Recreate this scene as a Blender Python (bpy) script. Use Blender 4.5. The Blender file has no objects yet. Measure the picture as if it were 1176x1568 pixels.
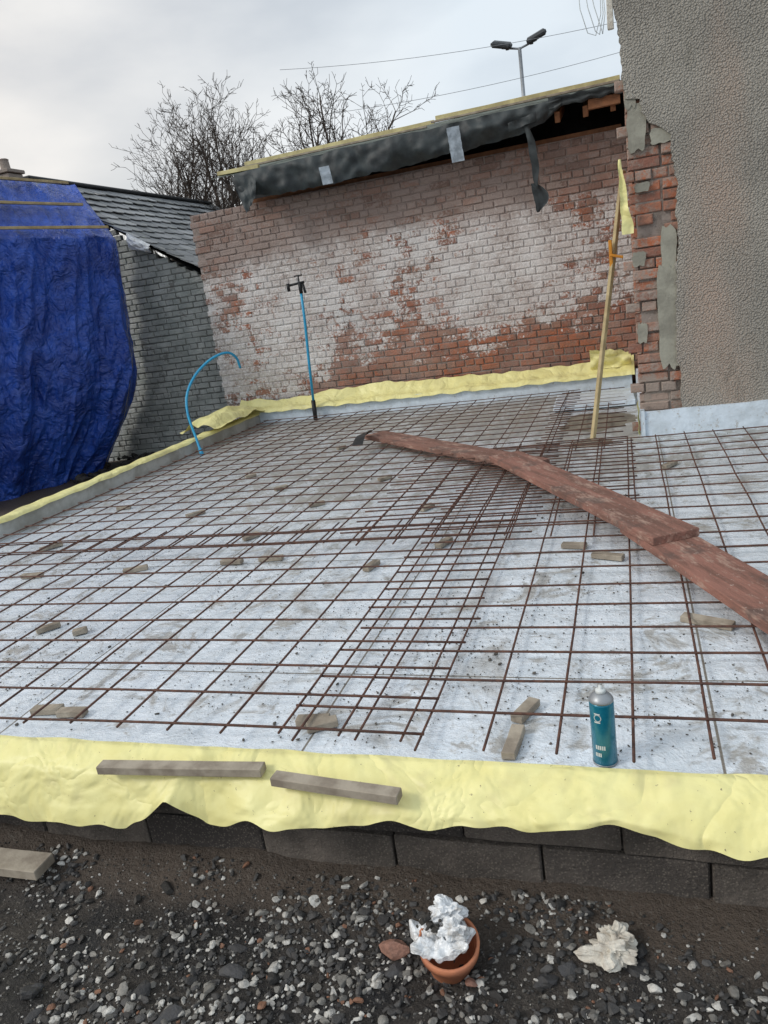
import bpy, math, random
import numpy as np
from mathutils import Vector, Matrix, noise as mn
random.seed(7); np.random.seed(7)
S=bpy.context.scene
S.view_settings.view_transform='Standard'; S.view_settings.look='None'; S.view_settings.exposure=0

# ------------------------------------------------------------------ helpers
def link(o,parent=None):
    S.collection.objects.link(o)
    if parent: o.parent=parent
    return o
def empty(name):
    o=bpy.data.objects.new(name,None); o.empty_display_size=.1; return link(o)
class MB:
    def __init__(s): s.v=[];s.f=[];s.c=[];s.m=[]
    def add(s,vs,fs,col=(.5,.5,.5),mi=0):
        b=len(s.v); s.v+= [tuple(p) for p in vs]; s.f+=[tuple(i+b for i in f) for f in fs]
        s.c+=[tuple(col)+(1.,)]*len(vs); s.m+=[mi]*len(fs)
    def obj(s,name,mats,parent=None,smooth=False):
        me=bpy.data.meshes.new(name); me.from_pydata(s.v,[],s.f)
        if not isinstance(mats,(list,tuple)): mats=[mats]
        for m in mats: me.materials.append(m)
        me.polygons.foreach_set('material_index',s.m)
        a=me.color_attributes.new('rnd','FLOAT_COLOR','POINT'); a.data.foreach_set('color',np.array(s.c,dtype='f').ravel())
        if smooth: me.polygons.foreach_set('use_smooth',[True]*len(s.f))
        me.update(); o=bpy.data.objects.new(name,me); return link(o,parent)
    def tube(s,pts,rad,n=6,col=(.5,.5,.5),mi=0,cap=True):
        pts=[Vector(p) for p in pts]
        if not hasattr(rad,'__len__'): rad=[rad]*len(pts)
        vs=[];fs=[]
        t0=(pts[1]-pts[0]).normalized(); ref=Vector((0,0,1)) if abs(t0.z)<.9 else Vector((1,0,0))
        a=t0.cross(ref).normalized()
        for i,p in enumerate(pts):
            if i==0:t=pts[1]-pts[0]
            elif i==len(pts)-1:t=pts[-1]-pts[-2]
            else:t=pts[i+1]-pts[i-1]
            t=t.normalized(); a=(a-t*a.dot(t))
            a=a.normalized() if a.length>1e-6 else t.orthogonal().normalized()
            b=t.cross(a)
            for k in range(n):
                g=2*math.pi*k/n; vs.append(p+(a*math.cos(g)+b*math.sin(g))*rad[i])
        for i in range(len(pts)-1):
            for k in range(n):
                k2=(k+1)%n; fs.append((i*n+k,i*n+k2,(i+1)*n+k2,(i+1)*n+k))
        if cap: fs.append(tuple(range(n))[::-1]); fs.append(tuple((len(pts)-1)*n+k for k in range(n)))
        s.add(vs,fs,col,mi)
    def box(s,M,sx,sy,sz,col=(.5,.5,.5),mi=0,ch=.003,jit=0.,segs=1):
        xs=[-sx/2]+[ -sx/2+ch+(sx-2*ch)*i/segs for i in range(segs+1)]+[sx/2]
        vs=[];n=8
        for i,x in enumerate(xs):
            e=ch if (i==0 or i==len(xs)-1) else 0
            hy,hz=sy/2-e,sz/2-e; c=ch
            prof=[(-hy+c,-hz),(hy-c,-hz),(hy,-hz+c),(hy,hz-c),(hy-c,hz),(-hy+c,hz),(-hy,hz-c),(-hy,-hz+c)]
            dy=random.uniform(-jit,jit);dz=random.uniform(-jit,jit)
            for (y,z) in prof:
                vs.append(M@Vector((x,y+dy+random.uniform(-jit,jit)*.4,z+dz*.5+random.uniform(-jit,jit)*.4)))
        fs=[]
        for i in range(len(xs)-1):
            for k in range(n):
                k2=(k+1)%n; fs.append((i*n+k,i*n+k2,(i+1)*n+k2,(i+1)*n+k))
        fs.append(tuple(range(n))[::-1]); fs.append(tuple((len(xs)-1)*n+k for k in range(n)))
        s.add(vs,fs,col,mi)
    def grid(s,P,nu,nv,col=(.5,.5,.5),mi=0):
        vs=[P(i/nu,j/nv) for j in range(nv+1) for i in range(nu+1)]
        fs=[(j*(nu+1)+i,j*(nu+1)+i+1,(j+1)*(nu+1)+i+1,(j+1)*(nu+1)+i) for j in range(nv) for i in range(nu)]
        s.add(vs,fs,col,mi)
def TR(x,y,z,rz=0,rx=0,ry=0):
    return Matrix.Translation((x,y,z))@Matrix.Rotation(rz,4,'Z')@Matrix.Rotation(ry,4,'Y')@Matrix.Rotation(rx,4,'X')
def nz(x,y,z=0,s=1.): return mn.noise(Vector((x*s,y*s,z*s)))

class NT:
    def __init__(s,name):
        s.m=bpy.data.materials.new(name); s.m.use_nodes=True; s.t=s.m.node_tree; s.b=s.t.nodes['Principled BSDF']
        s.co=s.n('ShaderNodeTexCoord').outputs['Object']
    def n(s,t,**k):
        x=s.t.nodes.new(t)
        for a,b in k.items(): setattr(x,a,b)
        return x
    def L(s,a,b): s.t.links.new(a,b)
    def setin(s,sock,v):
        if isinstance(v,bpy.types.NodeSocket): s.L(v,sock)
        elif isinstance(v,tuple) and len(v)==3: sock.default_value=v+(1.,)
        else: sock.default_value=v
    def noise(s,scale,detail=6,rough=.6,co=None,dist=0):
        x=s.n('ShaderNodeTexNoise'); x.inputs['Scale'].default_value=scale;x.inputs['Detail'].default_value=min(detail,4)
        x.inputs['Roughness'].default_value=rough; x.inputs['Distortion'].default_value=dist
        s.L(co or s.co,x.inputs['Vector']); return x.outputs['Fac']
    def vor(s,scale,feat='F1',out='Distance',rnd=1.,co=None):
        x=s.n('ShaderNodeTexVoronoi'); x.feature=feat; x.inputs['Scale'].default_value=scale; x.inputs['Randomness'].default_value=rnd
        s.L(co or s.co,x.inputs['Vector']); return x.outputs[out]
    def scaled(s,v):
        x=s.n('ShaderNodeMapping'); x.inputs['Scale'].default_value=v; s.L(s.co,x.inputs['Vector']); return x.outputs[0]
    def ramp(s,fac,a,b):
        x=s.n('ShaderNodeMapRange'); x.clamp=True; x.interpolation_type='SMOOTHSTEP'
        x.inputs['From Min'].default_value=a; x.inputs['From Max'].default_value=b
        s.L(fac,x.inputs['Value']); return x.outputs['Result']
    def mix(s,f,a,b,mode='MIX'):
        x=s.n('ShaderNodeMix',data_type='RGBA',blend_type=mode); s.setin(x.inputs['Factor'],f)
        s.setin(x.inputs[6],a); s.setin(x.inputs[7],b); return x.outputs[2]
    def math(s,op,a,b=0.,c=None):
        x=s.n('ShaderNodeMath',operation=op); s.setin(x.inputs[0],a); s.setin(x.inputs[1],b)
        if c is not None: s.setin(x.inputs[2],c)
        return x.outputs[0]
    def xyz(s):
        x=s.n('ShaderNodeSeparateXYZ'); s.L(s.co,x.inputs[0]); return x.outputs
    def attr(s):
        x=s.n('ShaderNodeAttribute'); x.attribute_name='rnd'; y=s.n('ShaderNodeSeparateColor'); s.L(x.outputs['Color'],y.inputs[0]); return x.outputs['Color'],y.outputs
    def bump(s,h,dist=.01,st=1.):
        x=s.n('ShaderNodeBump'); x.inputs['Distance'].default_value=dist; x.inputs['Strength'].default_value=st
        s.L(h,x.inputs['Height']); s.L(x.outputs[0],s.b.inputs['Normal']); return x
    def fin(s,col,rough=.8,metal=0.,spec=.3):
        s.setin(s.b.inputs['Base Color'],col); s.setin(s.b.inputs['Roughness'],rough); s.b.inputs['Metallic'].default_value=metal
        s.b.inputs['Specular IOR Level'].default_value=spec; return s.m
def simple(name,c1,c2,scale=20,rough=.7,bump=.002,bscale=None,metal=0,spec=.3,a=.35,b=.65):
    t=NT(name); f=t.ramp(t.noise(scale),a,b); c=t.mix(f,c1,c2)
    if bump: t.bump(t.noise(bscale or scale*3,8,.7),bump)
    return t.fin(c,rough,metal,spec)

# ------------------------------------------------------------------ materials
def m_brick(name,mode,mortar=False):
    t=NT(name); col,ch=t.attr(); X=t.xyz()
    r=ch[0]; g=ch[1]
    n1=t.noise(1.0,5,.6); n2=t.noise(6,6,.75); n3=t.noise(38,6,.8)
    if mortar: base=t.mix(t.ramp(n2,.35,.65),(.32,.27,.24),(.17,.14,.12))
    else:
        base=t.mix(t.ramp(r,0,.5),(.29,.135,.10),(.42,.15,.08)); base=t.mix(t.ramp(r,.5,1),base,(.38,.22,.165))
        base=t.mix(t.ramp(t.noise(14,6,.7),.35,.75),base,(.24,.17,.14))
    m=t.math('ADD',t.math('MULTIPLY',n1,1.2),t.math('MULTIPLY',n2,1.0))
    m=t.math('ADD',m,t.math('MULTIPLY',g,.24)); m=t.math('ADD',m,t.math('MULTIPLY',n3,.8))
    if mode=='white':
        z=X[2]
        lowb=t.math('MULTIPLY',t.math('MULTIPLY',t.ramp(z,1.25,.40),t.ramp(X[0],-4.8,-2.6)),-.36); topb=t.math('MULTIPLY',t.ramp(z,2.0,2.35),-.12)
        base_b=t.math('MULTIPLY',t.ramp(z,.55,.3),-.18)
        rx=t.math('MULTIPLY',t.ramp(X[0],-1.4,.0),-.14)
        m=t.math('ADD',t.math('ADD',m,lowb),t.math('ADD',topb,t.math('ADD',rx,base_b)))
        k=t.ramp(m,1.37,1.51)
        paint=t.mix(t.ramp(t.noise(2.6,6,.7),.35,.65),(.74,.725,.71),(.50,.45,.42))
        paint=t.mix(t.ramp(n3,.42,.7),paint,(.86,.85,.84))
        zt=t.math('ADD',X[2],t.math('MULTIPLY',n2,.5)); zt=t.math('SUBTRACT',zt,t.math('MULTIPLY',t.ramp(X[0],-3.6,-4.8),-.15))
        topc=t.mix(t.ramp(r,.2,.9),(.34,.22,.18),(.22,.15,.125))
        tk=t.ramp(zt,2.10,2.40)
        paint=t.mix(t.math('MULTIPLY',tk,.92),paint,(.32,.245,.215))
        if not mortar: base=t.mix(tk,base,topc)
        c=t.mix(t.math('MULTIPLY',k,.92),base,paint)
        dust=t.ramp(t.noise(1.9,5,.6),.42,.65); c=t.mix(t.math('MULTIPLY',dust,.28),c,(.44,.37,.34))
        blk=t.ramp(t.noise(4.5,6,.8),.60,.72); c=t.mix(t.math('MULTIPLY',blk,.45),c,(.13,.11,.10))
    elif mode=='grey':
        paint=t.mix(t.ramp(t.noise(4,7,.7),.3,.7),(.30,.325,.31),(.50,.51,.49)); paint=t.mix(t.math('MULTIPLY',g,.45),paint,(.24,.25,.235))
        if mortar: paint=(.17,.175,.165)
        k=t.ramp(m,1.12,1.30)
        c=t.mix(k,(.19,.13,.11),paint); c=t.mix(t.math('MULTIPLY',t.ramp(n2,.56,.68),.6),c,(.13,.12,.11))
    else:
        k=t.ramp(m,1.48,1.72)
        base=t.mix(t.ramp(g,.5,.85),base,(.48,.165,.085)) if not mortar else base
        c=t.mix(t.math('MULTIPLY',k,.85),base,(.36,.31,.27))
    t.bump(t.math('ADD',t.noise(45,8,.75),t.math('MULTIPLY',n2,.8)),.012)
    return t.fin(c,.9,0,.15)
M_white=m_brick('whitewashed_brick','white'); M_grey=m_brick('grey_painted_brick','grey'); M_red=m_brick('broken_red_brick','red')
M_mortw=m_brick('whitewashed_mortar','white',True); M_mortr=m_brick('old_mortar','red',True); M_mortg=m_brick('grey_mortar','grey',True)

t=NT('roughcast_render'); n=t.noise(1.4,6,.6); X=t.xyz()
c=t.mix(t.ramp(n,.35,.65),(.41,.385,.335),(.30,.28,.245)); c=t.mix(t.ramp(t.noise(.9,3,.5,t.scaled((1.5,1,.5))),.5,.68),c,(.42,.33,.27))
sp=t.vor(75); c=t.mix(t.ramp(sp,.15,.6),t.mix(.5,c,(.58,.55,.50)),c); c=t.mix(t.ramp(t.noise(120,4,.8),.55,.75),c,(.17,.155,.14))
c=t.mix(t.math('MULTIPLY',t.ramp(t.noise(2.2,6,.75,t.scaled((2.2,1,.7))),.55,.72),.4),c,(.16,.15,.125))
t.bump(t.math('ADD',t.math('MULTIPLY',sp,-1.2),t.noise(40,8,.8)),.014); M_render=t.fin(c,.95,0,.1)
M_cement=simple('cement_patch',(.36,.35,.29),(.25,.24,.20),6,.95,.006,50)

t=NT('insulation_board'); X=t.xyz()
big=t.noise(.75,5,.6); med=t.noise(4.2,8,.72,dist=.6); fine=t.noise(28,8,.8)
c=t.mix(t.ramp(med,.3,.7),(.84,.92,1.0),(.64,.71,.77))
c=t.mix(t.math('MULTIPLY',t.ramp(fine,.35,.7),.45),c,(.93,.96,.99))
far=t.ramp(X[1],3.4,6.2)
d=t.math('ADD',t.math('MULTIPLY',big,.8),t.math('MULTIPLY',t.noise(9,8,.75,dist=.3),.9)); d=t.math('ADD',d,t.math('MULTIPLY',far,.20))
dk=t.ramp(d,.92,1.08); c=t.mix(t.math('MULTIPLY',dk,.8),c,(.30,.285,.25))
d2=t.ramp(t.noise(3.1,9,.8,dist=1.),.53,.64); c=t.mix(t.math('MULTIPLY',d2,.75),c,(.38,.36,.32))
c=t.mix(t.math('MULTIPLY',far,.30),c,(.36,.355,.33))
sp=t.noise(75,5,.7); spk=t.math('MULTIPLY',t.ramp(sp,.60,.66),t.ramp(t.noise(2.2,5,.7),.50,.60)); c=t.mix(spk,c,(.09,.08,.07))
spb=t.math('MULTIPLY',t.ramp(t.noise(30,5,.8),.66,.72),t.ramp(t.noise(1.7,5,.7),.5,.6)); c=t.mix(spb,c,(.10,.085,.07))
def joint(sock,period,off):
    a=t.math('ADD',sock,off); a=t.math('DIVIDE',a,period); a=t.math('FRACT',a); a=t.math('SUBTRACT',a,.5); a=t.math('ABSOLUTE',a); return a
jx=t.ramp(joint(X[0],1.2,10.02),.0045,.002); jy=t.ramp(joint(X[1],1.2,10.3),.0045,.002)
c=t.mix(t.math('MAXIMUM',jx,jy),c,(.22,.20,.17))
c=t.mix(t.math('MULTIPLY',t.ramp(t.noise(1.3,5,.7,dist=1.2),.55,.70),.55),c,(.30,.27,.22))
t.bump(t.math('ADD',fine,t.math('MULTIPLY',t.noise(9,5,.6,dist=.8),1.5)),.006)
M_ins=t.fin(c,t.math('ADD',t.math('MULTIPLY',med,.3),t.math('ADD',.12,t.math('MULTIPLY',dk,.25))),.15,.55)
t=NT('foil_upstand'); n=t.noise(5,7,.7); c=t.mix(t.ramp(n,.35,.65),(.68,.77,.86),(.55,.62,.68)); c=t.mix(t.ramp(t.noise(14,8,.8),.56,.7),c,(.38,.36,.33)); t.bump(t.noise(12,6,.6),.01); M_foil=t.fin(c,.45,0,.4)
t=NT('dusty_grey_upstand'); c=t.mix(t.ramp(t.noise(3,7,.7),.35,.65),(.47,.48,.46),(.31,.31,.28)); t.bump(t.noise(12,6,.6),.01); M_greyup=t.fin(c,.7,0,.3)
t=NT('yellow_membrane'); n=t.noise(5,8,.7,dist=.5); c=t.mix(t.ramp(n,.3,.7),(.86,.81,.38),(.79,.73,.31))
c=t.mix(t.math('MULTIPLY',t.ramp(t.noise(2.2,7,.75),.52,.70),.5),c,(.52,.46,.24)); c=t.mix(t.ramp(t.noise(60,4,.7),.66,.72),c,(.25,.21,.13))
rg=t.math('ABSOLUTE',t.math('SUBTRACT',t.noise(4.5,3,.5,dist=.5),.5)); t.bump(t.math('ADD',t.math('MULTIPLY',rg,1.9),t.math('MULTIPLY',t.noise(30,4,.6),.06)),.03); M_yel=t.fin(c,.45,0,.4)
M_rust=simple('rusty_steel',(.065,.032,.025),(.13,.06,.04),30,.7,.001,200,spec=.4)
M_wood=simple('pale_timber',(.40,.35,.28),(.25,.21,.165),12,.8,.002,60)
t=NT('weathered_plank'); w=t.noise(2,6,.7,t.scaled((1.0,9,9))); oi=t.n('ShaderNodeObjectInfo').outputs['Random']; c=t.mix(t.ramp(w,.35,.65),t.mix(oi,(.31,.15,.115),(.24,.14,.11)),(.165,.09,.07)); c=t.mix(t.ramp(t.noise(5,6,.75,t.scaled((.8,3,3))),.52,.68),c,(.40,.27,.215)); c=t.mix(t.math('MULTIPLY',t.ramp(t.noise(4,6,.7),.54,.66),.65),c,(.11,.08,.07)); c=t.mix(t.ramp(t.noise(40,5,.8),.6,.7),c,(.44,.36,.31)); t.bump(t.math('ADD',w,t.noise(45,8,.7)),.006); M_plank=t.fin(c,.8,0,.25)
M_wood2=simple('damp_timber_batten',(.50,.40,.22),(.36,.28,.15),10,.7,.002,60)
M_ybat=simple('yellow_edged_batten',(.70,.63,.33),(.48,.42,.22),6,.7,.002,60)
M_felt=simple('roofing_felt',(.022,.028,.031),(.042,.054,.058),7,.55,.003,30,spec=.4)
M_felttop=simple('mossy_roofing_felt',(.16,.185,.165),(.09,.105,.095),5,.8,.006,60)
M_black=simple('black_plastic',(.012,.013,.014),(.025,.025,.026),20,.45,.001)
M_tape=simple('silver_tape',(.36,.43,.50),(.20,.24,.28),14,.3,.004,25,spec=.6)
M_blue=simple('blue_water_pipe',(.02,.30,.55),(.03,.36,.60),30,.4,.0005,spec=.5)
t=NT('blue_tarpaulin'); n=t.noise(2.5,6,.6,dist=.8); c=t.mix(t.ramp(n,.3,.7),(.014,.05,.30),(.028,.105,.54)); c=t.mix(t.math('MULTIPLY',t.ramp(t.noise(7,6,.8),.60,.75),.6),c,(.06,.10,.30))
t.bump(t.math('ADD',t.noise(4.5,6,.6,dist=1.2),t.math('MULTIPLY',t.noise(16,4,.6,dist=1.),.25)),.10); M_tarp=t.fin(c,.27,0,.6)
t=NT('slate'); col,ch=t.attr(); c=t.mix(ch[0],(.13,.14,.15),(.36,.37,.38)); c=t.mix(t.ramp(t.noise(9,7,.7),.5,.7),c,(.30,.31,.28)); t.bump(t.noise(25,7,.7),.006); M_slate=t.fin(c,.55,0,.4)
t=NT('bark'); c=t.mix(t.ramp(t.noise(9,6,.7),.35,.65),(.045,.036,.03),(.09,.072,.06)); M_bark=t.fin(c,.9,0,.15)
t=NT('wet_soil'); X=t.xyz(); n=t.noise(2.3,8,.7); c=t.mix(t.ramp(n,.35,.65),(.028,.026,.025),(.07,.06,.052)); c=t.mix(t.ramp(t.noise(1.6,6,.65),.52,.62),c,(.022,.022,.024)); c=t.mix(t.math('MULTIPLY',t.ramp(X[1],1.5,1.64),.75),c,(.13,.10,.078)); c=t.mix(t.ramp(t.noise(70,5,.8),.56,.68),c,(.20,.18,.155))
t.bump(t.math('ADD',t.noise(16,9,.75),t.math('MULTIPLY',t.noise(80,5,.8),.6)),.03); M_soil=t.fin(c,t.math('ADD',t.math('MULTIPLY',n,.5),.32),0,.4)
t=NT('stones'); col,ch=t.attr(); c=t.mix(t.ramp(t.noise(70,6,.7),.35,.7),col,t.mix(.4,col,(.05,.045,.04))); t.bump(t.noise(110,5,.7),.004); M_stone=t.fin(c,.65,0,.4)
t=NT('concrete_block'); col,ch=t.attr(); c=t.mix(t.ramp(t.noise(5,8,.7),.35,.65),(.10,.088,.078),(.18,.155,.135)); c=t.mix(t.ramp(ch[0],.4,.9),c,(.07,.062,.058)); c=t.mix(t.ramp(t.vor(110),.1,.45),t.mix(.5,c,(.27,.24,.20)),c); t.bump(t.noise(60,8,.8),.016); M_block=t.fin(c,.9,0,.2)
M_blockm=simple('block_mortar',(.15,.13,.115),(.085,.075,.068),8,.95,.008,70)
M_terra=simple('terracotta',(.58,.22,.11),(.46,.18,.10),15,.7,.001,80)
t=NT('dirty_white_plastic'); c=t.mix(t.ramp(t.noise(18,6,.7),.45,.72),(.80,.82,.84),(.50,.47,.43)); t.bump(t.math('ADD',t.vor(38,'DISTANCE_TO_EDGE'),t.vor(90,'DISTANCE_TO_EDGE')),.0035); M_plastic=t.fin(c,.28,0,.5)
M_plaster=simple('white_plaster_lump',(.72,.69,.61),(.50,.45,.38),22,.9,.006,60)
M_sand=simple('wet_sand',(.27,.24,.19),(.17,.15,.12),8,.9,.01,60)
M_metal=simple('galvanised_steel',(.36,.38,.40),(.28,.30,.32),10,.45,.0005,metal=.6)
M_dark=simple('dark_lamp_housing',(.04,.045,.05),(.06,.065,.07),10,.5,.0005)
M_teal=simple('teal_can_paint',(.0,.15,.24),(.01,.18,.27),30,.25,.0,metal=.2,spec=.6)
M_canw=simple('can_label_white',(.65,.68,.68),(.55,.6,.6),40,.35,0)
M_orange=simple('orange_plastic',(.66,.28,.03),(.55,.22,.03),20,.5,.001)
M_rafter=simple('rafter_timber',(.32,.15,.075),(.20,.10,.055),10,.75,.002,50)

# ------------------------------------------------------------------ ground (single sheet)
def axis(lo,hi,st,ext):
    a=list(np.arange(lo,hi+1e-6,st)); o=[];d=st
    x=hi
    while x<ext: d*=1.5; x+=d; o.append(x)
    p=[];d=st;x=lo
    while x>-ext: d*=1.5; x-=d; p.append(x)
    return p[::-1]+a+o
xs=axis(-3.2,1.2,.025,400); ys=axis(.4,1.9,.025,400)
def gz(x,y):
    z=-.40+.03*nz(x,y,0,1.3)+.018*nz(x,y,3,6)+.010*nz(x,y,5,22)
    if 1.4<y<3: z+=.05*max(0,min(1,(y-1.5)/.25))
    if abs(x)>60 or abs(y)>60: z=-.42
    return z
g=MB(); vs=[(x,y,gz(x,y)) for y in ys for x in xs]; nx=len(xs)
fs=[(j*nx+i,j*nx+i+1,(j+1)*nx+i+1,(j+1)*nx+i) for j in range(len(ys)-1) for i in range(nx-1)]
g.add(vs,fs); g.obj('ground',M_soil,smooth=True)

PHI=(1+5**.5)/2
ico=np.array([(-1,PHI,0),(1,PHI,0),(-1,-PHI,0),(1,-PHI,0),(0,-1,PHI),(0,1,PHI),(0,-1,-PHI),(0,1,-PHI),(PHI,0,-1),(PHI,0,1),(-PHI,0,-1),(-PHI,0,1)])/1.902
icf=[(0,11,5),(0,5,1),(0,1,7),(0,7,10),(0,10,11),(1,5,9),(5,11,4),(11,10,2),(10,7,6),(7,1,8),(3,9,4),(3,4,2),(3,2,6),(3,6,8),(3,8,9),(4,9,5),(2,4,11),(6,2,10),(8,6,7),(9,8,1)]
def subdiv(v,f):
    v=[tuple(p) for p in v]; cache={}; nf=[]
    def mid(a,b):
        k=(min(a,b),max(a,b))
        if k not in cache:
            p=(np.array(v[a])+np.array(v[b]))/2; p/=np.linalg.norm(p); v.append(tuple(p)); cache[k]=len(v)-1
        return cache[k]
    for a,b,c in f:
        x,y,z=mid(a,b),mid(b,c),mid(c,a); nf+=[(a,x,z),(x,b,y),(z,y,c),(x,y,z)]
    return np.array(v),nf
ico2,icf2=subdiv(ico,icf)
def stone(mb,x,y,z,r,col,hi=False,flat=.7,mi=0):
    base,ff=(ico2,icf2) if hi else (ico,icf)
    sc=np.array([1,random.uniform(.55,1),flat*random.uniform(.6,1)])*r*1.15
    v=base.copy()
    for _ in range(7 if hi else 4):
        dd=np.random.normal(size=3); dd/=np.linalg.norm(dd); h=random.uniform(.35,.7); p=v@dd; v=v-np.outer(np.maximum(p-h,0),dd)
    v=v*(1+np.random.uniform(-.05,.05,(len(v),1)))*sc
    M=np.array(Matrix.Rotation(random.uniform(0,6.28),3,'Z')@Matrix.Rotation(random.uniform(-.6,.6),3,'X'))
    v=v@M.T+np.array([x,y,z]); mb.add(v,ff,col,mi)
def stonecol():
    q=random.random()
    if q<.22: k=random.uniform(.40,.72); return (k,k*.97,k*.9)
    if q<.44: k=random.uniform(.15,.3); return (k,k*.95,k*.86)
    if q<.975: k=random.uniform(.03,.09); return (k,k*.97,k*.96)
    return (.26,.13,.08)
gr=MB(); cnt=0
while cnt<13500:
    x=random.uniform(-3.0,1.1); y=random.uniform(.75,1.72)
    d=.46+1.6*nz(x,y,9,1.9)+1.1*nz(x,y,2,5)+(.1 if x>-1.6 else -.08)-(max(0,y-1.52)*3.5)
    if random.random()>d+.10: continue
    q=random.random(); r=random.choice([.003,.004,.005]) if q<.42 else (random.choice([.006,.007,.009]) if q<.74 else (random.uniform(.010,.014) if q<.965 else random.uniform(.014,.021)))
    stone(gr,x,y,gz(x,y)+r*.3,r,stonecol(),r>.012); cnt+=1
for _ in range(34):
    x=random.uniform(-2.4,.6); y=random.uniform(1.15,1.6); r=random.uniform(.02,.042); k=random.uniform(.03,.07)
    stone(gr,x,y,gz(x,y)+r*.1,r,(k,k,k*1.05),True,.5)
for (x,y,r) in [(-1.46,1.60,.03),(-1.37,1.63,.024),(-1.55,1.56,.022)]: stone(gr,x,y,gz(x,y)+r*.4,r,(.06,.055,.05),True,.9)
for _ in range(7000):
    x=random.uniform(-2.8,.9); y=random.uniform(.85,1.70); r=random.choice([.002,.003,.004,.005])
    k=random.choice([.03,.05,.07,.12,.22,.5]); stone(gr,x,y,gz(x,y)+r*.3,r,(k,k*.96,k*.9))
gr.obj('gravel',M_stone)
for i,(x,y,r) in enumerate([(-.68,1.50,.042),(-.46,1.44,.016),(-.05,1.22,.03),(.0,1.26,.015)]):
    b=MB(); stone(b,x,y,gz(x,y)+r*.5,r,(.36,.19,.14),True,.9); b.obj('brick_fragment',M_stone)

# ------------------------------------------------------------------ plinth of blocks
pl=empty('concrete_block_plinth')
b=MB(); b.box(TR(-1.5,1.895,-.24),6.2,.2,.42,ch=.002); b.box(TR(-4.66,5.2,-.24),.2,6.9,.42,ch=.002); b.obj('mortar_core',M_blockm,pl)
b=MB()
for row in range(2):
    x=-4.7-(.22 if row else 0)
    while x<1.8:
        b.box(TR(x+.215,1.788+random.uniform(-.006,.006),-.345+.225*row),.434,.05,.217,(random.random(),0,0),ch=.005,jit=.003,segs=4); x+=.44
b.obj('blocks',M_block,pl)

# ------------------------------------------------------------------ insulation floor
fl=empty('insulated_floor_slab')
b=MB()
b.grid(lambda u,v:(-4.5+u*6.2,1.80+v*(6.03-1.80),.004*nz(-4.5+u*6.2,1.8+v*4.2,0,2)),120,84)
b.grid(lambda u,v:(-4.5+u*4.6,6.03+v*(8.56-6.03),.004*nz(-4.5+u*4.6,6.0+v*2.5,0,2)),90,50)
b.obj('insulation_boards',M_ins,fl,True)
b=MB(); b.grid(lambda u,v:(-4.5+u*6.2,1.80+.006*nz(u*60,0,0),.003-v*.06+.004*nz(u*80,1,0)),200,1); b.obj('front_edge',M_ins,fl)
def wavy_wall(name,p0,p1,h,mat,th=.03,amp=.006,par=fl,n=60,hn=.01):
    p0=Vector(p0);p1=Vector(p1); d=(p1-p0); L=d.length; d.normalize(); nrm=Vector((-d.y,d.x,0))
    b=MB(); vs=[];fs=[]
    for i in range(n+1):
        s=i/n*L; q=p0+d*s; w=amp*nz(s*3,p0.x,p0.y); hh=h+hn*nz(s*4,7,p0.y)
        for (o,z) in ((0,-.02),(0,hh),(th,hh),(th,-.02)):
            vs.append(q+nrm*(o+w)+Vector((0,0,z)))
    for i in range(n):
        for k in range(4): fs.append((i*4+k,i*4+(k+1)%4,(i+1)*4+(k+1)%4,(i+1)*4+k))
    fs+=[(0,1,2,3),(n*4+3,n*4+2,n*4+1,n*4)]
    b.add(vs,fs); return b.obj(name,mat,par)
wavy_wall('left_upstand',(-4.42,1.83,0),(-4.42,8.5,0),.13,M_greyup)
wavy_wall('back_upstand',(.02,8.5,0),(-4.42,8.5,0),.17,M_foil,th=-.03)
wavy_wall('return_upstand',(.06,5.98,0),(.06,8.5,0),.2,M_foil,th=-.03)
wavy_wall('house_upstand',(.06,6.0,0),(1.7,6.0,0),.19,M_foil)

# ------------------------------------------------------------------ yellow membrane
ym=empty('yellow_waterproof_membrane')
def interp(x,t):
    for (a,b),(c,d) in zip(t,t[1:]):
        if a<=x<=c: return b+(d-b)*(x-a)/(c-a)
    return t[0][1] if x<t[0][0] else t[-1][1]
def front(u,v):
    x=-4.7+u*6.4
    zb=interp(x,[(-4.7,-.2),(-2.0,-.2),(-1.6,-.185),(-1.42,-.09),(-1.3,-.165),(-1.0,-.12),(-.74,-.09),(-.3,-.085),(.0,-.07),(.15,-.09),(1.7,-.1)])
    zb+=.024*nz(x*4,0,2)+.014*nz(x*11,0,4)
    yb=1.655+.03*nz(x*2.5,4,0)+.015*nz(x*7,1,0)
    prof=[(1.808,.010),(1.785,.012),(1.745,-.004),(1.70,-.03)]
    prof.append((yb,zb*.75)); prof.append((yb-.008,zb))
    k=v*(len(prof)-1); i=min(int(k),len(prof)-2); fr=k-i
    y=prof[i][0]*(1-fr)+prof[i+1][0]*fr; z=prof[i][1]*(1-fr)+prof[i+1][1]*fr
    w=v*v; z+=w*.020*nz(x*4+v,y*9,1)+.004*nz(x*14,y*10,8)*v; y+=w*.035*nz(x*3.5,z*3,2)+.014*nz(x*9+v*2,0,1)*v
    fold=math.exp(-((x+1.33+(.08*v))/.035)**2)*v; z+=.02*fold; y-=.02*fold
    y+=(1-min(1,v*6))*.010*nz(x*6,3,3)
    return (x,y,z)
b=MB(); b.grid(front,520,24); b.obj('front_flap',M_yel,ym,True)
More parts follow.
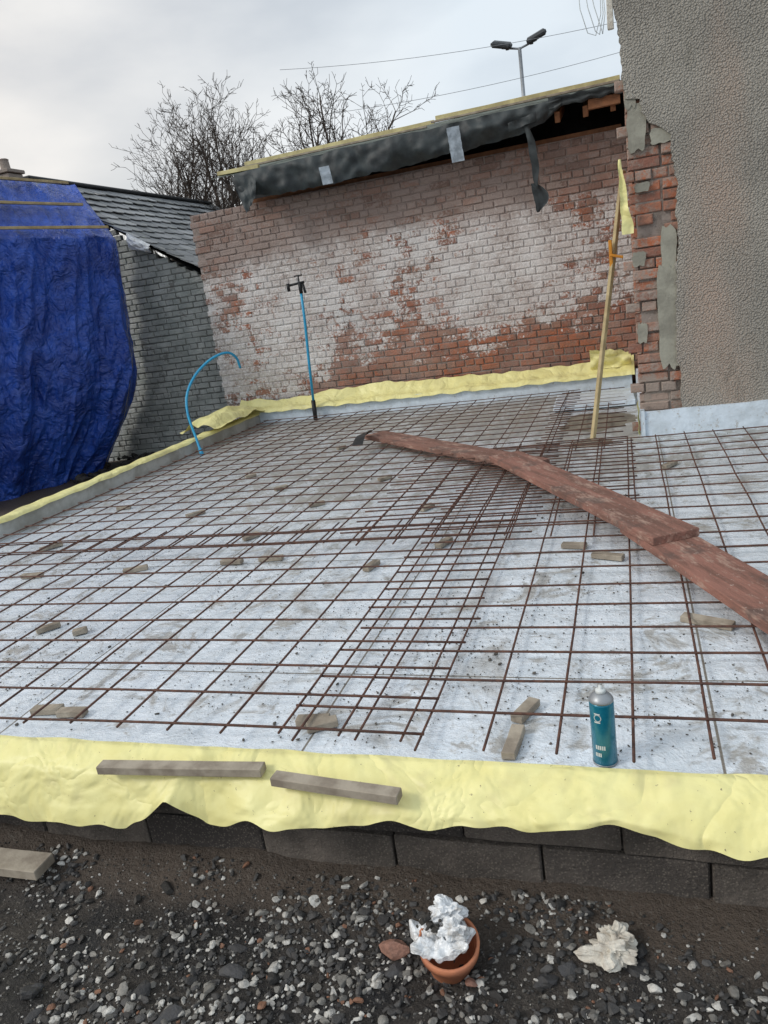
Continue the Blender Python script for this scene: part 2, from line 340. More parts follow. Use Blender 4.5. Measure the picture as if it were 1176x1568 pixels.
def left(u,v):
    y=1.75+u*6.85; w=.010*nz(y*3,0,5)
    prof=[(-4.405,.125),(-4.425,.15),(-4.52,.152),(-4.60,.10),(-4.63,-.08)]
    k=v*(len(prof)-1); i=min(int(k),len(prof)-2); fr=k-i
    x=prof[i][0]*(1-fr)+prof[i+1][0]*fr; z=prof[i][1]*(1-fr)+prof[i+1][1]*fr
    return (x+w+.02*nz(y*2.5,v*3,1)*v,y,z+.014*nz(y*5,v*2,3))
b=MB(); b.grid(left,200,10); b.obj('left_strip',M_yel,ym,True)
def back(u,v):
    x=-4.75+u*4.8; top=interp(x,[(-4.75,.30),(-4.2,.26),(-3,.33),(-2,.30),(-1,.28),(0.05,.31)])+.03*nz(x*3,1,1)+.014*nz(x*9,0,0)
    prof=[(8.46,.145),(8.50,.185),(8.60,.20),(8.70,top)]
    k=v*(len(prof)-1); i=min(int(k),len(prof)-2); fr=k-i
    y=prof[i][0]*(1-fr)+prof[i+1][0]*fr; z=prof[i][1]*(1-fr)+prof[i+1][1]*fr
    return (x,y+.03*nz(x*6,v*2,1)*v,z+.018*nz(x*7,v,4))
b=MB(); b.grid(back,220,9); b.obj('back_strip',M_yel,ym,True)
b=MB(); b.grid(lambda u,v:(-4.82+u*.5+.03*nz(u*4,v*3,1), 7.3+v*1.3+.04*nz(u*4,v*4,4), .16+.16*math.sin(u*2.6+.2)*math.sin(v*2.4+.5)+.05*nz(u*5,v*5,9)),24,24); b.obj('corner_fold',M_yel,ym,True)
b=MB(); b.grid(lambda u,v:(-.40+u*.42,8.62-.06*v+.05*nz(u*4,v*3,2),.22+v*(.22-.05*u)+.05*nz(u*5,v*3,1)*v),16,10); b.obj('raised_fold',M_yel,ym,True)
b=MB(); b.grid(lambda u,v:(.045+.03*nz(v*3,0,1)+u*.012,5.96+u*.08,.02+v*.26),4,14); b.obj('return_fold',M_yel,ym,True)

# ------------------------------------------------------------------ rebar meshes
def rebar(x0,x1,y0,y1,z,ox,oy,rot=0.,st=.2,r=.0044):
    b=MB(); cx,cy=(x0+x1)/2,(y0+y1)/2
    def P(x,y,z):
        dx,dy=x-cx,y-cy; c,s=math.cos(rot),math.sin(rot)
        X_=cx+dx*c-dy*s; Y_=cy+dx*s+dy*c
        return (X_,Y_,z+.010*nz(X_,Y_,2,.9))
    x=math.ceil((x0-ox)/st)*st+ox
    while x<=x1+1e-4:
        n=int((y1-y0)/.25); w=random.uniform(-.003,.003)
        b.tube([P(x+w+.005*nz(k*.5,x*9,1),y0+(y1-y0)*k/n+ (random.uniform(-.02,.02) if k in(0,n) else 0),z) for k in range(n+1)],r,6); x+=st
    y=math.ceil((y0-oy)/st)*st+oy
    while y<=y1+1e-4:
        n=int((x1-x0)/.25)+1; w=random.uniform(-.003,.003)
        b.tube([P(x0+(x1-x0)*k/n+(random.uniform(-.02,.02) if k in(0,n) else 0),y+w+.005*nz(k*.5,y*9,1),z+2*r) for k in range(n+1)],r,6); y+=st
    b.obj('rebar_mesh',M_rust,smooth=True)
rebar(-1.10,1.5,1.82,5.9,.036,-.045,.0)
rebar(-4.25,-.62,1.82,4.02,.050,-.10,.045,.004)
rebar(-4.25,-.50,3.62,8.3,.068,-.03,.02,-.003)
rebar(-1.55,.0,3.50,5.6,.084,-.01,.09,.006)
rebar(-.7,-.05,5.5,8.3,.05,.0,.0,0)

# ------------------------------------------------------------------ planks
def plank(x0,y0,x1,y1,z,w=.225):
    b=MB(); d=math.atan2(y1-y0,x1-x0); L=math.hypot(x1-x0,y1-y0)
    b.box(Matrix.Identity(4),L,w,.038,ch=.0025,jit=.0015,segs=10); o=b.obj('wooden_plank',M_plank); o.matrix_world=TR((x0+x1)/2,(y0+y1)/2,z,d)
plank(-2.30,6.62,-.62,4.98,.085)
plank(-.86,5.15,.155,3.32,.124)
plank(.02,3.62,.86,1.66,.086)

def tb(x,y,rz,L=.13,w=.04,h=.024,z=None):
    b=MB(); b.box(TR(x,y,(h/2+.004) if z is None else z,rz,random.uniform(-.05,.05)),L*.92,w,h,ch=.002,jit=.001,segs=2); b.obj('timber_spacer_block',M_wood)
for (x,y,rz,L) in [(-3.77,3.92,.9,.16),(-3.83,4.82,.3,.12),(-3.0,4.52,.9,.15),(-2.59,5.11,1.,.12),(-2.26,3.94,1.1,.12),(-2.16,3.50,.0,.14),(-1.93,3.53,.1,.15),(-1.29,3.37,1.3,.12),(-.98,3.68,1.2,.13),(-2.75,3.43,.5,.15),(-3.45,3.38,.1,.15),(-2.72,2.67,.9,.12),(-2.5,2.63,.6,.07),(-2.12,1.97,.15,.13),(-2.0,1.96,.1,.12),(-1.04,1.97,.15,.12),(-1.0,1.95,.5,.11),(-.36,2.07,1.2,.13),(-.375,1.90,1.5,.16),(-.30,3.56,-.2,.13),(-.14,3.40,-.35,.16),(.22,2.70,-.45,.2),(-2.08,4.59,.6,.12),(.21,5.02,1.0,.15),(-1.24,4.36,1.1,.12),(-1.77,5.19,.9,.12),(-3.1,5.6,.7,.10),(-2.6,6.5,1.0,.10)]:
    tb(x,y,rz,L)
def batten(x0,y0,x1,y1,z,w,h,sl=0,name='timber_batten',mat=None):
    b=MB(); d=math.atan2(y1-y0,x1-x0); b.box(TR((x0+x1)/2,(y0+y1)/2,z,d,0,sl),math.hypot(x1-x0,y1-y0),w,h,ch=.002,jit=.0008,segs=4); b.obj(name,mat or M_wood)
batten(-1.66,1.675,-1.10,1.715,.006,.042,.028)
batten(-1.05,1.68,-.655,1.65,.000,.042,.028,.02)
batten(-2.5,1.60,-1.93,1.60,-.345,.09,.035)

# ------------------------------------------------------------------ dirt crumbs on insulation
b=MB(); cl=[(-.55,2.3),(-.6,2.6),(-2.6,2.5),(-3.0,2.9),(-.5,2.7),(-.1,2.0),(.1,2.2),(-1.5,2.2),(-.3,3.0),(-1.9,3.2),(-.3,4.2),(-3.3,2.2),(-2.4,2.3),(-.9,2.0),(-3.,3.6),(-1.2,2.7)]
for i in range(5000):
    if random.random()<.65: c0=random.choice(cl); x=random.gauss(c0[0],.22); y=random.gauss(c0[1],.2)
    else: x=random.uniform(-4.3,1.4); y=random.uniform(1.84,6+(2.4 if random.random()<.5 else 0))
    if not(-4.38<x<1.5 and 1.84<y<8.4) or (x>0 and y>5.9): continue
    r=random.choice([.0015,.002,.002,.003,.003,.0045])
    if random.random()<.008: r=.009
    k=random.uniform(.04,.16); stone(b,x,y,.003+r*.2,r,(k,k*.9,k*.78),False,.6)
b.obj('dirt_crumbs',M_stone)

# ------------------------------------------------------------------ brick walls
def bricks(b,mapf,s0,s1,z0,z1,keep=lambda s,z:True,jit=.003,H=.065,Ln=.215,m=.010,rough=0.,pr=.008):
    row=0; z=z0
    while z+H<=z1+.02:
        hdr=(row%4==3); L=.1025 if hdr else Ln
        s=s0+((.05 if hdr else .1125) if row%2 else 0)-(.1125 if row%2 else 0)*(rough>1)
        while s<s1:
            l=min(L,s1-s)
            if l>.03 and keep(s+l/2,z+H/2):
                o=random.uniform(-jit,jit)+(random.uniform(-.02,.02) if rough else 0); dz=random.uniform(-.0035,.0035); c=.005+random.uniform(0,.004)
                a0,a1,b0,b1=s+random.uniform(-.002,.004),s+l-random.uniform(-.002,.004),z+dz,z+H+dz+random.uniform(-.004,.003)
                ring=[(a0,b0),(a1,b0),(a1,b1),(a0,b1)]; inn=[(a0+c,b0+c),(a1-c,b0+c),(a1-c,b1-c),(a0+c,b1-c)]
                vs=[mapf(p,q,-.05) for p,q in ring]+[mapf(p,q,pr-.006+o) for p,q in ring]+[mapf(p+random.uniform(-.002,.002),q+random.uniform(-.001,.001),pr+o+random.uniform(-.002,.002)) for p,q in inn]
                fs=[]
                for k in range(4):
                    k2=(k+1)%4; fs+=[(k,k2,4+k2,4+k),(4+k,4+k2,8+k2,8+k)]
                fs.append((8,9,10,11)); b.add(vs,fs,(random.random(),random.random(),random.random()))
            s+=L+m
        z+=H+m; row+=1
bw=empty('whitewashed_brick_wall')
b=MB()
bricks(b,lambda s,z,d:(s+.012*nz(z*2,0,0),8.765-d+.012*nz(s*.8,z*.8,3),z+.018*nz(s*.6,1,0)),-5.0,.10,-.42,2.56,jit=.004,pr=.012)
b.obj('brick_faces',M_white,bw)
def core(u,v):
    s=-4.985+u*5.08; z=-.42+v*3.0
    return (s,8.765-.001+.012*nz(s*.8,z*.8,3)+.003*nz(s*9,z*9,1),z)
b=MB(); b.grid(core,260,150); b.box(TR(-2.44,8.90,1.07),5.06,.2,3.0,ch=.004); b.obj('mortar_core',M_mortw,bw)
gw=empty('grey_outbuilding_wall')
def rz_(x): return 3.42-(x+7.36)*.64
b=MB(); bricks(b,lambda s,z,d:(s,9.06-d+.012*nz(s,z,1),z),-7.6,-5.0,-.42,3.4,lambda s,z:z<rz_(s)-.12,jit=.007,pr=.014); b.obj('brick_faces',M_grey,gw)
b=MB(); y0,y1=9.061,9.25
pf=[(-7.6,-.42),(-5.0,-.42),(-5.0,rz_(-5.)-.08),(-7.6,rz_(-7.6)-.4)]
b.add([(x,y0,z) for x,z in pf]+[(x,y1,z) for x,z in pf],[(0,1,2,3),(7,6,5,4),(0,1,5,4),(1,2,6,5),(2,3,7,6),(3,0,4,7)]); b.obj('mortar_core',M_mortg,gw)
sr=empty('slate_roof')
b=MB(); rid=Vector((-7.36,0,3.42)); dn=Vector((2.36,0,-1.5)); L=dn.length; dn.normalize(); nr=Vector((-dn.z,0,dn.x)); nr=nr if nr.z>0 else -nr
ex=.20; rows=int(L/ex)
for i in range(rows+1):
    wd=.26; y=8.93-(wd/2 if i%2 else 0)
    while y<13.8:
        yy0=max(y,8.93); w_=y+wd-yy0
        if w_>.03:
            p=rid+dn*(i*ex+.16+random.uniform(-.01,.01))+nr*(.03+random.uniform(0,.006)-.05*math.sin((i/rows)*3.1))
            tl=random.uniform(-.03,.03)+.085; hw=w_/2-.006; yc=(yy0+y+wd)/2
            out=[(-.17,-hw),(.12,-hw),(.17,-hw*.55),(.17,hw*.55),(.12,hw),(-.17,hw)]
            vs=[]
            for dz in (.005,-.005):
                for (a,w2) in out:
                    h=a*tl+dz; q=p+dn*a+nr*h; vs.append((q.x,yc+w2,q.z))
            b.add(vs,[tuple(range(6)),tuple(range(11,5,-1))]+[(k,(k+1)%6,6+(k+1)%6,6+k) for k in range(6)],(random.random(),0,0))
        y+=wd
b.obj('slates',M_slate,sr)
b=MB(); b.add([rid+Vector((0,8.98,-.07)),rid+dn*L+Vector((0,8.98,-.07)),rid+dn*L+Vector((0,13.8,-.07)),rid+Vector((0,13.8,-.07))],[(0,1,2,3)])
b.box(TR(-7.36,11.3,3.45,math.pi/2),4.8,.2,.05,ch=.015)
b.obj('deck_and_ridge',M_black,sr)
b=MB(); b.grid(lambda u,v:(-6.02+u*.30+.02*nz(u*3,v*4,1),8.93-.05*math.sin(v*3)+.03*nz(u*5,v*5,2),2.56-.19*u-v*(.20-.1*u)),10,10); b.obj('torn_lead_flashing',M_plastic,sr)

# ------------------------------------------------------------------ lean-to roof with felt
rf=empty('felt_covered_lean_to_roof')
def top(u,v):
    x=-4.42+u*4.5; y=8.42+v*.62; z=2.86+.04*u+v*.17+.016*nz(x*2,v,1)
    return (x-(.02 if u==0 else 0),y,z)
b=MB(); b.grid(top,60,4); b.grid(lambda u,v:(-4.42+u*4.5,9.04+v*3.,3.03+.04*u+v*.25),4,2); b.obj('felt_top',M_felttop,rf,True)
def hang(u,v):
    x=-4.12+u*3.62; zt=2.87+.035*u+.015*nz(x*3,0,9)
    zb=interp(x,[(-4.2,2.6),(-3.9,2.62),(-3.7,2.57),(-3,2.56),(-1.6,2.62),(-.9,2.66),(-.7,2.72),(-.5,2.83)])+.03*nz(x*5,0,1)+.012*nz(x*17,0,1)
    z=zt+(zb-zt)*v
    return (x,8.41-.05*math.sin(v*3)+.10*v*nz(x*4,v*1.5,1)+.03*nz(x*9,v*3,1)+.04*v,z)
b=MB(); b.grid(hang,200,14)
b.grid(lambda u,v:(-.62+u*.72,8.40+.04*nz(u*4,v*3,1),2.93-.02*u-v*(.10-.03*u)+.02*nz(u*8,v,2)),30,5)
b.grid(lambda u,v:(-4.15+u*.32-.05*v+.02*nz(u*4,v*4,2)+v*.18*(1-u),8.39-.05*v+.03*nz(u*6,v*4,1),2.84-.03*u-v*(.42-.18*u)),12,12)
b.grid(lambda u,v:(-.86+u*(.03+.05*math.sin(v*3.1))+.05*v+.03*nz(v*3,0,1),8.36+.03*nz(v*5,u,1),2.76-v*.60-.04*u*v),6,20)
b.grid(lambda u,v:(-.85+u*.15*math.sin(.3+v*2.7)+.04*v+.01*nz(v*5,0,3),8.35+.02*u+.02*nz(u*3,v*3,6),2.18-v*.28),6,10)
b.grid(lambda u,v:(-1.02+u*.28,8.34+.04*nz(u*4,v*4,7),2.77+.05*u-v*(.08)),8,4)
b.obj('hanging_felt',M_felt,rf,True)
b=MB()
b.grid(lambda u,v:(-3.06+u*.12+.02*v,8.30+.012*nz(u*4,v*5,1),2.73-v*.18),5,8)
b.grid(lambda u,v:(-1.63+u*.13+.02*v+.02*nz(v*4,0,1),8.30+.012*nz(u*4,v*5,1),2.84-v*.33),5,8)
b.obj('silver_tape',M_tape,rf,True)
b=MB()
for i,(xa,xb,ya,za) in enumerate([(-4.25,-1.9,9.03,3.06),(-1.88,.06,9.03,3.09)]): b.box(TR((xa+xb)/2,ya,za,0),xb-xa,.05,.045,ch=.002,jit=.004,segs=7)
b.box(TR(-4.1,8.5,2.915,.1),.5,.06,.04,ch=.002,jit=.004,segs=2)
b.obj('yellow_batten',M_ybat,rf)
b=MB()
b.box(TR(-3.0,8.62,2.955,0),2.2,.03,.02,ch=.002,jit=.003,segs=4); b.box(TR(-.9,8.62,2.985,0),1.9,.03,.02,ch=.002,jit=.003,segs=4); b.obj('grey_battens',M_wood,rf)
b=MB()
for x in [-4.0,-3.5,-3.0,-2.5,-2.0,-1.5,-1.0,-.55,-.28,-.02]:
    b.box(TR(x,8.98,2.83+.06,math.pi/2,0,-.27),1.0,.05,.10,ch=.003,jit=.002,segs=2)
b.box(TR(-2.1,8.86,2.60),4.3,.1,.06,ch=.004); b.box(TR(-.10,8.46,2.80),.30,.05,.09,ch=.003)
b.obj('rafters',M_rafter,rf)
b=MB(); b.box(TR(-2.15,9.5,2.2),4.9,.04,1.66); b.obj('added_shade_backing',M_black,rf)  # added black sheet: stands in for shade under the roof, blocks sky behind
b=MB(); b.box(TR(-2.2,12,1.4),5.0,.1,3.6); b.box(TR(-4.75,10.5,1.1),.2,3.0,3.0); b.obj('rear_walls',M_mortr,rf)

# ------------------------------------------------------------------ rendered house on the right
hs=empty('roughcast_rendered_house')
b=MB(); b.box(TR(3.1,8.35,2.9),6.0,4.5,6.8,ch=.004); b.obj('masonry_core',M_mortr,hs)
b=MB(); bricks(b,lambda s,z,d:(s,6.095-d,z),.06,.46,-.2,2.6,jit=.008,rough=2,pr=.012); b.obj('broken_brick_edge',M_red,hs)
b=MB(); bricks(b,lambda s,z,d:(.095-d,s,z),6.10,8.74,-.2,5.5,jit=.004); b.obj('side_brick_face',M_red,hs)
edge=[(.34,.0),(.355,.2),(.36,.45),(.33,.62),(.345,.9),(.35,1.2),(.38,1.4),(.36,1.6),(.385,1.75),(.35,1.95),(.345,2.08),(.28,2.14),(.22,2.18),(.17,2.26),(.16,2.34),(.07,2.36),(.055,2.5),(.05,2.75),(.02,2.95),(.02,6.2)]
pts=[]
for (a,bz),(c_,d_) in zip(edge,edge[1:]):
    n=max(1,int(math.hypot(c_-a,d_-bz)/.025))
    for k in range(n):
        f=k/n; pts.append((a+(c_-a)*f+random.uniform(-.009,.009),bz+(d_-bz)*f))
pts.append(edge[-1])
b=MB(); vs=[];fs=[]; N=len(pts)
for (x,z) in pts: vs+=[(x,6.035,z),(x,6.10,z),(6.1,6.035,z)]
for i in range(N-1):
    fs+=[(i*3,i*3+2,(i+1)*3+2,(i+1)*3),(i*3,(i+1)*3,(i+1)*3+1,i*3+1)]
b.add(vs,fs); b.obj('roughcast_render',M_render,hs)
b=MB()
def blob(x0,z0,w,h,y=6.06):
    n=40; c0=[]
    for k in range(n):
        a=2*math.pi*k/n; ca,sa=math.cos(a),math.sin(a); q=min(1.2,1/max(abs(ca),abs(sa)))*(1+.18*nz(ca*2,sa*2,x0*9)+.08*nz(ca*7,sa*7,z0*9))
        c0.append((x0+w/2+ca*w/2*q,z0+h/2+sa*h/2*q))
    b.add([(x,y,z) for x,z in c0]+[(x,6.12,z) for x,z in c0],[tuple(range(n))]+[(k,(k+1)%n,n+(k+1)%n,n+k) for k in range(n)])
blob(.22,.50,.15,.72,6.055); blob(.07,2.02,.12,.30,6.05); blob(.06,2.30,.08,.3,6.045); blob(.22,2.04,.14,.10,6.05); blob(.07,.70,.07,.14,6.06); blob(.26,1.2,.10,.3,6.06); blob(.06,1.25,.09,.1,6.062); blob(.1,1.75,.1,.06,6.06)
b.obj('cement_patches',M_cement,hs)
b=MB(); b.box(TR(.0,6.05,4.4,0,0,math.pi/2),3.2,.035,.04,ch=.004,jit=.004,segs=14); b.obj('white_painted_edge',M_plaster,hs)
b=MB()
for dx in (0,.05,.09): b.tube([(-.20+dx*.5,6.02,3.3),(-.19+dx,6.0,2.95),(-.15+dx,6.0,2.80),(-.10+dx*.5,6.02,2.78),(-.06+dx*.3,6.03,2.9),(-.05,6.04,3.3)],.003,5)
b.obj('loose_cable',M_canw,hs,True)

# ------------------------------------------------------------------ tarpaulin shelter
tp=empty('blue_tarpaulin_cover')
rowsT=[((-7.45,6.2,3.32),(-6.72,9.0,3.25)),((-7.05,6.2,2.56),(-5.87,8.3,2.47)),((-7.1,6.2,1.6),(-5.98,8.33,1.5)),((-7.3,6.2,.6),(-6.14,8.35,.6)),((-7.8,6.2,-.43),(-6.88,8.3,-.43))]
def tarp(u,v):
    k=v*4; i=min(int(k),3); f=k-i; uu=min(u/.88,1.)
    R=[Vector(a).lerp(Vector(b_),uu) for a,b_ in rowsT]
    if i==0: p=R[0].lerp(R[1],f)
    else:
        q0=R[i-1] if i>1 else R[1]*2-R[2]; q3=R[i+2] if i+2<5 else R[4]*2-R[3]
        p=.5*((2*R[i])+(-q0+R[i+1])*f+(2*q0-5*R[i]+4*R[i+1]-q3)*f*f+(-q0+3*R[i]-3*R[i+1]+q3)*f**3)
    if u>.88: p+=Vector((-.35,.65,0))*((u-.88)/.12)*(min(1,v*4))
    s=u*3.2; am=.075 if v>.25 else .03
    am*=1+.8*max(0,v-.5)
    w=am*(math.sin(s*9+2.5*nz(s,v*2,1)+v*2)+.8*nz(s*5,v*1.2,2)+.9*nz(s*2+v*3,v*5,8))
    w+=.09*(1-2*abs(nz(s*5+v*3,v*7,3)))+.035*(1-2*abs(nz(s*11-v*6,v*12,5)))
    edge=.05*nz(s*5,0,4) if v>.98 else 0
    return p+Vector((.87,-.5,0))*w*.6+Vector((0,0,edge+.03*nz(s*4,v*4,1)))
b=MB(); b.grid(tarp,240,180); b.obj('tarpaulin',M_tarp,tp,True)
b=MB()
for f in (.12,.55,.97):
    A=Vector(rowsT[0][0]).lerp(Vector(rowsT[1][0]),f); B=Vector(rowsT[0][1]).lerp(Vector(rowsT[1][1]),f)
    d=(B-A); mid=(A+B)/2+Vector((.07,-.04,.08)); rotm=d.to_track_quat('X','Z').to_matrix().to_4x4()
    b.box(Matrix.Translation(mid)@rotm,d.length*(1.0 if f>.9 else .9),.045,.03,ch=.003,jit=.003,segs=6)
b.box(Matrix.Translation((-7.25,7.15,.1))@Matrix.Rotation(.05,4,'Y')@Matrix.Rotation(math.pi/2,4,'Y'),1.1,.05,.03,ch=.003)
b.obj('holding_battens',M_wood2,tp)
b=MB()
for i in range(260):
    x=random.uniform(-6.9,-4.9); y=random.uniform(7.6,8.95); r=random.uniform(.02,.07); k=random.uniform(.015,.05); stone(b,x,y,-.38+r*.3+.1*max(0,(y-8.4)),r,(k,k*.9,k*.85),True,.7)
b.obj('rubble',M_stone)

# ------------------------------------------------------------------ pipes, tap, pole
wp=empty('blue_water_pipe')
b=MB(); b.tube([(-3.63,8.42,.2),(-3.60,8.42,.7),(-3.57,8.43,1.15),(-3.555,8.43,1.52)],.016,10); b.obj('pipe',M_blue,wp,True)
b=MB(); b.tube([(-3.64,8.42,-.02),(-3.63,8.42,.24)],.026,10); b.tube([(-3.555,8.43,1.48),(-3.555,8.43,1.60)],.022,10)
b.tube([(-3.70,8.42,1.585),(-3.50,8.43,1.60)],.014,8); b.tube([(-3.70,8.42,1.61),(-3.70,8.42,1.52)],.02,8); b.tube([(-3.52,8.43,1.58),(-3.49,8.40,1.48)],.016,8)
b.tube([(-3.56,8.43,1.6),(-3.56,8.43,1.68)],.008,6); b.tube([(-3.61,8.43,1.68),(-3.51,8.43,1.68)],.008,6); b.obj('tap_and_sleeve',M_black,wp,True)
pc=empty('blue_water_pipe')
pp=[(-4.28,6.80,.0),(-4.36,6.88,.18),(-4.44,6.95,.42),(-4.46,7.05,.62),(-4.40,7.2,.80),(-4.27,7.35,.93),(-4.15,7.5,.97),(-4.10,7.6,.90),(-4.10,7.65,.78)]
def cr(P,n=6):
    o=[];P=[Vector(p) for p in P];Q=[P[0]*2-P[1]]+P+[P[-1]*2-P[-2]]
    for i in range(1,len(Q)-2):
        for k in range(n):
            t_=k/n; o.append(.5*((2*Q[i])+(-Q[i-1]+Q[i+1])*t_+(2*Q[i-1]-5*Q[i]+4*Q[i+1]-Q[i+2])*t_**2+(-Q[i-1]+3*Q[i]-3*Q[i+1]+Q[i+2])*t_**3))
    o.append(P[-1]); return o
b=MB(); b.tube(cr(pp),.014,8); b.obj('pipe',M_blue,pc,True)
b=MB(); b.tube([(-4.27,6.79,-.01),(-4.30,6.82,.06)],.022,10); b.obj('collar',M_blue,pc,True)
b=MB(); A=Vector((-.30,5.86,.0)); B=Vector((.03,6.45,1.95)); q=(B-A).to_track_quat('X','Y').to_matrix().to_4x4()
b.box(Matrix.Translation((A+B)/2)@q,(B-A).length,.042,.026,ch=.003,jit=.002,segs=8); po=b.obj('leaning_timber_stake',M_wood2)
b=MB(); C=A.lerp(B,.70); b.box(Matrix.Translation(C+Vector((-.02,-.03,0)))@Matrix.Rotation(math.pi/2,4,'Y'),.20,.03,.025,ch=.004); b.box(Matrix.Translation(C+Vector((.02,-.035,-.02)))@Matrix.Rotation(.3,4,'Y'),.10,.03,.02,ch=.004); b.obj('orange_clamp',M_orange,po)
b=MB(); b.grid(lambda u,v:(.0+u*.06*(.3+v)+.02*nz(v*4,u,1),6.0+.03*nz(v*5,u,2),1.98-v*.5),6,16); b.obj('membrane_scrap',M_yel,ym,True)
def pile(name,cx,cy,rx,ry,h,mat,sd,z0=.004):
    b=MB()
    def P(u,v):
        a=u*2*math.pi; rr=v*(1+.45*nz(math.cos(a)*1.6,math.sin(a)*1.6,sd)+.15*nz(math.cos(a)*5,math.sin(a)*5,sd))
        return (cx+rx*rr*math.cos(a),cy+ry*rr*math.sin(a),z0+h*max(0,(1-v)**1.3)*(1+.5*nz(math.cos(a)*rr*3,math.sin(a)*rr*3,sd+4))-.004*(v>.99))
    b.grid(P,60,12); return b.obj(name,mat,smooth=True)
pile('wet_sand_pile',-.30,5.88,.17,.12,.05,M_sand,1); pile('wet_sand_pile',-.30,6.75,.33,.40,.02,M_sand,5)
b=MB(); b.box(TR(-.35,7.75,.035,.03),.75,.75,.05,ch=.004); b.obj('loose_insulation_board',M_foil)
b=MB(); b.grid(lambda u,v:(-2.36+u*.1+.03*v,6.50-v*.42,.10+.05*math.sin(v*3)+.05*(1-v)*u),4,10); b.obj('black_felt_offcut',M_black,smooth=True)

# ------------------------------------------------------------------ aerosol can
def lathe(b,cx,cy,z0,prof,n=32,mi=0,M=None):
    vs=[];fs=[]
    for (r,z) in prof:
        for k in range(n):
            a=2*math.pi*k/n; p=Vector((r*math.cos(a),r*math.sin(a),z)); p=(M@p) if M else p; vs.append((cx+p.x,cy+p.y,z0+p.z))
    for i in range(len(prof)-1):
        for k in range(n): k2=(k+1)%n; fs.append((i*n+k,i*n+k2,(i+1)*n+k2,(i+1)*n+k))
    fs.append(tuple(range(n))[::-1]); fs.append(tuple((len(prof)-1)*n+k for k in range(n))); b.add(vs,fs,mi=mi)
cn=empty('aerosol_can'); cn.scale=(1,1,.96); cx,cy=-.118,1.850
b=MB(); lathe(b,cx,cy,.004,[(.030,0),(.0325,.003),(.0325,.19),(.031,.196)]); b.obj('body',M_teal,cn,True)
b=MB(); lathe(b,cx,cy,.004,[(.0335,.0),(.0335,.004)]); lathe(b,cx,cy,.004,[(.0325,.196),(.0325,.200),(.029,.207),(.020,.217),(.013,.220)]); b.obj('dome_and_rims',M_metal,cn,True)
b=MB(); lathe(b,cx,cy,.004,[(.013,.218),(.014,.228),(.010,.230),(.005,.231),(.005,.240)],20); b.obj('valve_cup',M_canw,cn,True)
b=MB()
def patch(a0,a1,z0,z1):
    n=8; vs=[];r=.0328
    for k in range(n+1):
        a=a0+(a1-a0)*k/n; vs+=[(cx+r*math.cos(a),cy+r*math.sin(a),.004+z0),(cx+r*math.cos(a),cy+r*math.sin(a),.004+z1)]
    b.add(vs,[(2*k,2*k+2,2*k+3,2*k+1) for k in range(n)])
f0=math.atan2(-1.885,.125)
for (d0,w,z0,z1) in [(-.75,.14,.055,.068),(-.56,.12,.055,.068),(-.40,.13,.055,.068),(-.22,.12,.055,.068),(-.06,.12,.055,.068),(-.8,.10,.032,.044),(-.66,.10,.032,.044),(-.52,.10,.032,.044),(-.38,.10,.032,.044),(-.7,.5,.14,.144),(-.7,.5,.166,.17)]:
    patch(f0+d0,f0+d0+w,z0,z1)
for k in range(20):
    a=2*math.pi*k/20
    patch(f0-.45+.28*math.cos(a),f0-.45+.28*math.cos(a)+.06,.154+.010*math.sin(a),.157+.010*math.sin(a))
b.obj('label',M_canw,cn)

# ------------------------------------------------------------------ terracotta pot with plastic, plaster lump
pt=empty('broken_terracotta_pot'); Mx=Matrix.Rotation(.22,3,'X')@Matrix.Rotation(.12,3,'Y')
px,py_,pz_=-.53,1.50,-.41
b=MB(); lathe(b,px,py_,pz_,[(.050,0),(.055,.01),(.068,.085),(.078,.087),(.080,.115),(.072,.117),(.070,.09),(.055,.03),(.01,.025)],36,M=Mx); b.obj('pot',M_terra,pt,True)
def crumple(name,cx,cy,cz,rx,ry,rz,mat,par=None,sd=0,amp=.45,smooth=True):
    v,f=ico2,icf2
    for _ in range(3): v,f=subdiv(v,f)
    out=[]
    for p in v:
        P=Vector(p)
        q=1+amp*.8*mn.noise(P*1.5+Vector((sd,0,0)))-amp*.45*abs(mn.noise(P*2.6+Vector((0,sd,0))))+amp*.06*mn.noise(P*9+Vector((0,0,sd)))
        out.append((cx+p[0]*rx*q,cy+p[1]*ry*q,cz+p[2]*rz*q))
    b=MB(); b.add(out,f); return b.obj(name,mat,par,smooth)
def sheet(u,v):
    a=u*2*math.pi; f=math.sin(a*5+1.3*nz(math.cos(a),math.sin(a),2)*3); droop=(.012+.035*max(0,math.cos(a-2.6)))
    r=.080*min(1,v*1.25)+.012*f*v; z=.128+.02*nz(math.cos(a)*v*4,math.sin(a)*v*4,3)+.012*f*v-(max(0,v-.72)/.28)**1.2*droop+.008*nz(a*4,v*9,1)
    return (px-.008+r*math.cos(a)*(1+.12*nz(math.cos(a)*2,math.sin(a)*2,7)),py_-.012+r*math.sin(a),pz_+z)
b=MB(); b.grid(sheet,120,26); b.obj('plastic_sheet',M_plastic,pt,True)
crumple('plastic_bag_top',px+.005,py_+.025,pz_+.160,.045,.032,.034,M_plastic,pt,9,1.0,False)
crumple('plastic_flap',px+.03,py_-.03,pz_+.15,.035,.02,.03,M_plastic,pt,4,1.0)
b=MB()
for i in range(40): stone(b,px+random.gauss(-.025,.022),py_+random.gauss(-.01,.02),pz_+.150+random.uniform(-.01,.012),random.uniform(.005,.012),(.05,.045,.04),True)
b.obj('dirt_fill',M_stone,pt)
crumple('plaster_lump',-.12,1.57,-.365,.062,.038,.030,M_plaster,None,11,1.2,False)
crumple('plaster_lump',-.11,1.61,-.350,.036,.025,.028,M_plaster,None,15,1.2,False)

